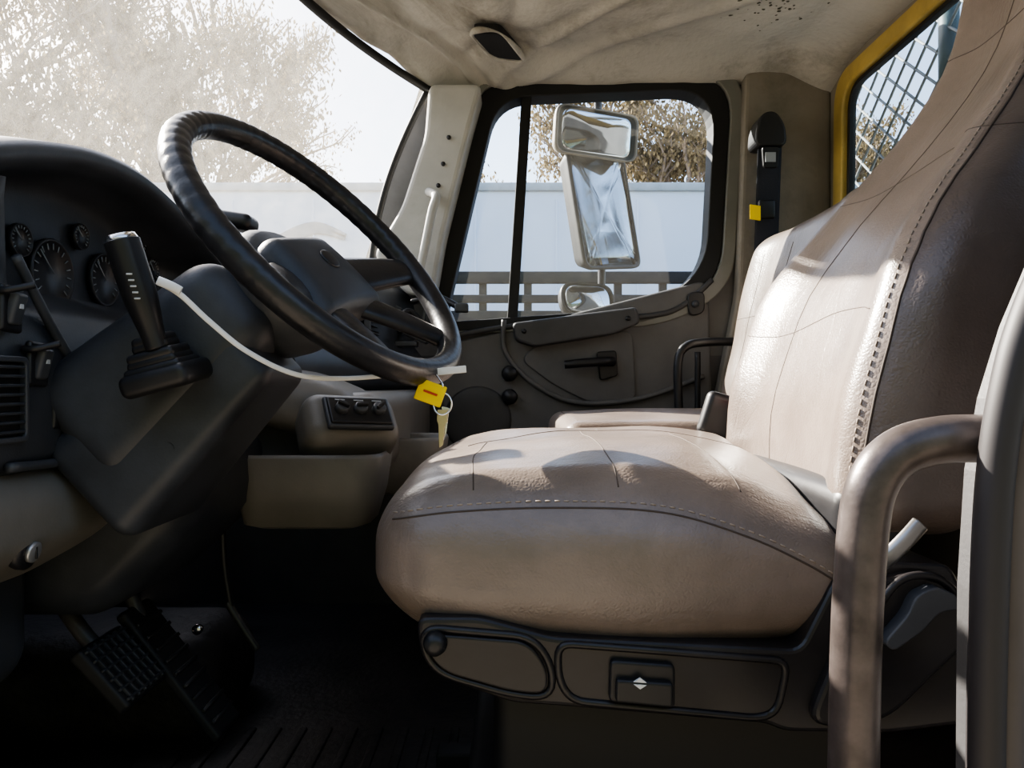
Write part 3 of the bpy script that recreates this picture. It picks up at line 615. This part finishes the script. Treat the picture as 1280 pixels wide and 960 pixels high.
# ------------------------------------------------------------------ outside
mk('ground',[(-80,-60,-1.2),(80,-60,-1.2),(80,120,-1.2),(-80,120,-1.2)],[(0,1,2,3)],groundM,False)
hd=rbox('sky_blocker',(0,-5.8,1.4),(14,1.0,2.6),.6,blockerM,m=60,k=4,deform=lambda p,u:p+Vector((0,1,.8))*(.35*noise.noise(p*1.3)+.15*noise.noise(p*4)))  # unseen block behind the camera, added to cut sky fill on the near side
def mirror(name,loopc,w,h,r,nrm,depth,conv=0,tilt=0,hm=mirH):
    n=Vector(nrm).normalized(); up=Vector((0,0,1)); x=up.cross(n).normalized(); y=n.cross(x)
    if tilt: Rr=Matrix.Rotation(tilt,3,n); x=Rr@x; y=Rr@y
    lp=roundloop([(-w,-h),(w,-h),(w,h),(-w,h)],r,8)
    def s(sc,d): return [Vector(loopc)+x*a[0]*sc+y*a[1]*sc+n*d for a in lp]
    hs=loft(name+'_housing',[s(.5,-depth),s(.9,-depth*.8),s(1.0,-.01),s(1.0,.004),s(.95,.004),s(.94,-.002)],hm,True,True,True)
    fc=loft(name+'_face',[s(.945,.0)]+[s(.945*t,conv*(1-t*t)) for t in (.8,.6,.4,.2,.02)],mirM,True,True,True)
    return [hs,fc]
mm=mirror('main',P(756,262,2.42),.130,.195,.035,(.60,-.77,.10),.07,0,.12)
mc=mirror('wide',P(747,167,2.36),.150,.074,.035,(.40,-.88,-.12),.06,.006,hm=mirC)
ml2=mirror('low',P(735,374,2.45),.10,.055,.05,(.4,-.85,.2),.05,.015)
arm=[tube('arm',[P(700,120,2.22),P(742,118,2.45),P(748,150,2.50),P(752,350,2.52),P(742,400,2.50),P(700,420,2.2)],.013,blackM)]
G('side_mirror',mm+mc+ml2+arm)
ty=9.0
tr=[rbox('box_body',(-1.5,ty+1.3,1.25),(11,1.3,1.80),.04,trailM,m=1,k=2)]
for i in range(23):
    tr.append(rbox('panel_joint_%d'%i,(-12.2+.98*i,ty-.01,1.2),(.010,.012,1.65),.004,trailM,m=1,k=1))
tr.append(rbox('top_rail',(-1.5,ty-.02,3.0),(11,.02,.05),.01,greyM,m=1,k=1)); tr.append(rbox('bottom_rail',(-1.5,ty-.02,-.45),(11,.03,.08),.01,greyM,m=1,k=1))
for i in range(3):
    tr.append(tube('swoosh_%d'%i,[P(345,300+6*i,ty-.03),P(375,285+5*i,ty-.03),P(400,282+3*i,ty-.03),P(432,296,ty-.03)],.04,M('swoosh_grey_%d'%i,(.30,.31,.33),.5),flat=.1))
for x in (-11,-9.8,6,7.2): tr.append(disc('tyre',(x,ty+.1,-.7),(0,1,0),[(.5,0),(.5,.28),(.3,.28),(.28,.1),(.001,.1)],rubM,28))
G('semi_trailer',tr)
fy=5.6; ff=[]
for i,(z,h) in enumerate(((1.42,.045),(1.26,.03),(1.10,.07),(.80,.05),(.5,.05),(.15,.05),(-.3,.05))):
    ff.append(rbox('rail_%d'%i,(.5,fy,z),(6.5,.03,h),.01,darkF,m=1,k=1))
for i in range(40): ff.append(rbox('post_%d'%i,(-6+.34*i,fy+.03,.1),(.03,.02,1.32),.005,darkF,m=1,k=1))
G('fence',ff)
V=[];Fc=[]
gx=1.00; y1,y2,z1,z2=.25,2.32,.80,1.75; sp=.075
for k in range(-70,70):
    for sgn in (1,-1):
        c=k*sp; sl=.8*sgn; t0=(-c)/sl; t1=(z2-(z1+c))/sl
        lo,hi=sorted((t0,t1)); lo=max(0,lo); hi=min(y2-y1,hi)
        if hi-lo>.01:
            a=Vector((gx,y1+lo,z1+c+sl*lo)); b=Vector((gx,y1+hi,z1+c+sl*hi))
            v,f=tgeo([a,b],.0040,4,off=len(V)); V+=v;Fc+=f
gd=mk('mesh',V,Fc,M('mesh_steel',(.20,.22,.23),.5)); gf=tube('frame',[(gx,y1,z1),(gx,y1,z2),(gx,y2,z2),(gx,y2,z1)],.022,darkF,closed=True,smooth=False)
gu=tube('upright',[(gx+.01,1.72,z1),(gx+.01,1.72,z2)],.022,tealM,smooth=False)
G('cab_guard',[gd,gf,gu])
G('truck_body',[rbox('box',(4.4,1.28,.3),(2.0,.95,.85),.03,tealM,m=1),rbox('deck',(3.8,1.28,-.35),(2.5,1.0,.06),.02,greyM,m=1)])
def tree(seed,bx,by,H,spread,nleaf,ls=.10):
    rnd=random.Random(seed); V=[];Fc=[]; tips=[]
    def br(p,d,L,r,lev):
        n=6; pts=[p]; q=p
        for i in range(n):
            d=(d+Vector((rnd.uniform(-1,1),rnd.uniform(-1,1),rnd.uniform(-.25,.4)))*.20).normalized(); q=q+d*L/n; pts.append(q)
        v,f=tgeo(pts,lambda t:r*(1-.45*t),7 if lev<2 else 4,off=len(V)); V.extend(v); Fc.extend(f)
        if lev>=3: tips.extend(pts[1:])
        if lev>=5: return
        for i in range(3):
            a=rnd.uniform(0,6.283); s=rnd.uniform(.5,1.0)
            nd=(d+Vector((math.cos(a),math.sin(a),rnd.uniform(-.1,.4)))*s*spread).normalized()
            st=pts[rnd.choice((3,4,5))] if i else pts[-1]
            br(st,nd,L*rnd.uniform(.58,.80),r*.62,lev+1)
    br(Vector((bx,by,-1.2)),Vector((rnd.uniform(-.15,.15),rnd.uniform(-.1,.1),1)).normalized(),H*.34,H*.018,0)
    t=mk('trunk',V,Fc,barkM)
    LV=[];LF=[]
    for i in range(nleaf):
        c=rnd.choice(tips)+Vector((rnd.gauss(0,.15),rnd.gauss(0,.15),rnd.gauss(-.08,.16)))
        a=Vector((rnd.gauss(0,.5),rnd.gauss(0,.5),-1)).normalized(); b=a.cross(Vector((rnd.gauss(0,1),rnd.gauss(0,1),rnd.gauss(0,.3)))).normalized()
        l=ls*rnd.uniform(.7,1.5); w=l*.25; o=len(LV)
        LV+= [c,c+a*l*.5+b*w,c+a*l,c+a*l*.5-b*w]; LF.append((o,o+1,o+2,o+3))
    lf=mk('leaves',LV,LF,leafM,False)
    G('eucalyptus_tree',[t,lf])
tree(1,-11.5,15,13.5,.9,15000); tree(2,-7.6,14.5,13,.9,16000); tree(3,-5.4,16,13.5,.85,12000); tree(12,-14.5,17,15,.9,10000)
tree(4,2.0,17,10.5,.8,14000); tree(5,5.4,18,12,.9,16000); tree(6,-2.9,26,11.0,.8,8000); tree(8,9.6,17,8,.9,6000)
tree(9,0.6,20,10.5,.8,10000); tree(21,-9.4,19,15,.9,10000)
# ------------------------------------------------------------------ light
sdir=Vector((-.62,.52,.50)).normalized()
sun=bpy.data.lights.new('sun','SUN'); sun.energy=24; sun.angle=.01; sun.color=(1,.93,.82)
so=bpy.data.objects.new('sun',sun); bpy.context.scene.collection.objects.link(so); so.rotation_euler=sdir.to_track_quat('Z','Y').to_euler(); so.location=(-10,6,8)
w=bpy.data.worlds.new('sky'); bpy.context.scene.world=w; w.use_nodes=True; nt=w.node_tree
bg=nt.nodes['Background']; sk=nt.nodes.new('ShaderNodeTexSky'); sk.sky_type='NISHITA'; sk.sun_disc=False; sk.sun_elevation=math.asin(sdir.z); sk.sun_rotation=math.atan2(sdir.x,sdir.y)
sk.dust_density=2; sk.air_density=1.0
hs=nt.nodes.new('ShaderNodeHueSaturation'); hs.inputs['Saturation'].default_value=.85
nt.links.new(sk.outputs[0],hs.inputs['Color']); nt.links.new(hs.outputs[0],bg.inputs[0]); bg.inputs[1].default_value=.46
bpy.context.scene.view_settings.view_transform='AgX'
bpy.context.scene.view_settings.look='AgX - Medium High Contrast'
bpy.context.scene.view_settings.exposure=.45
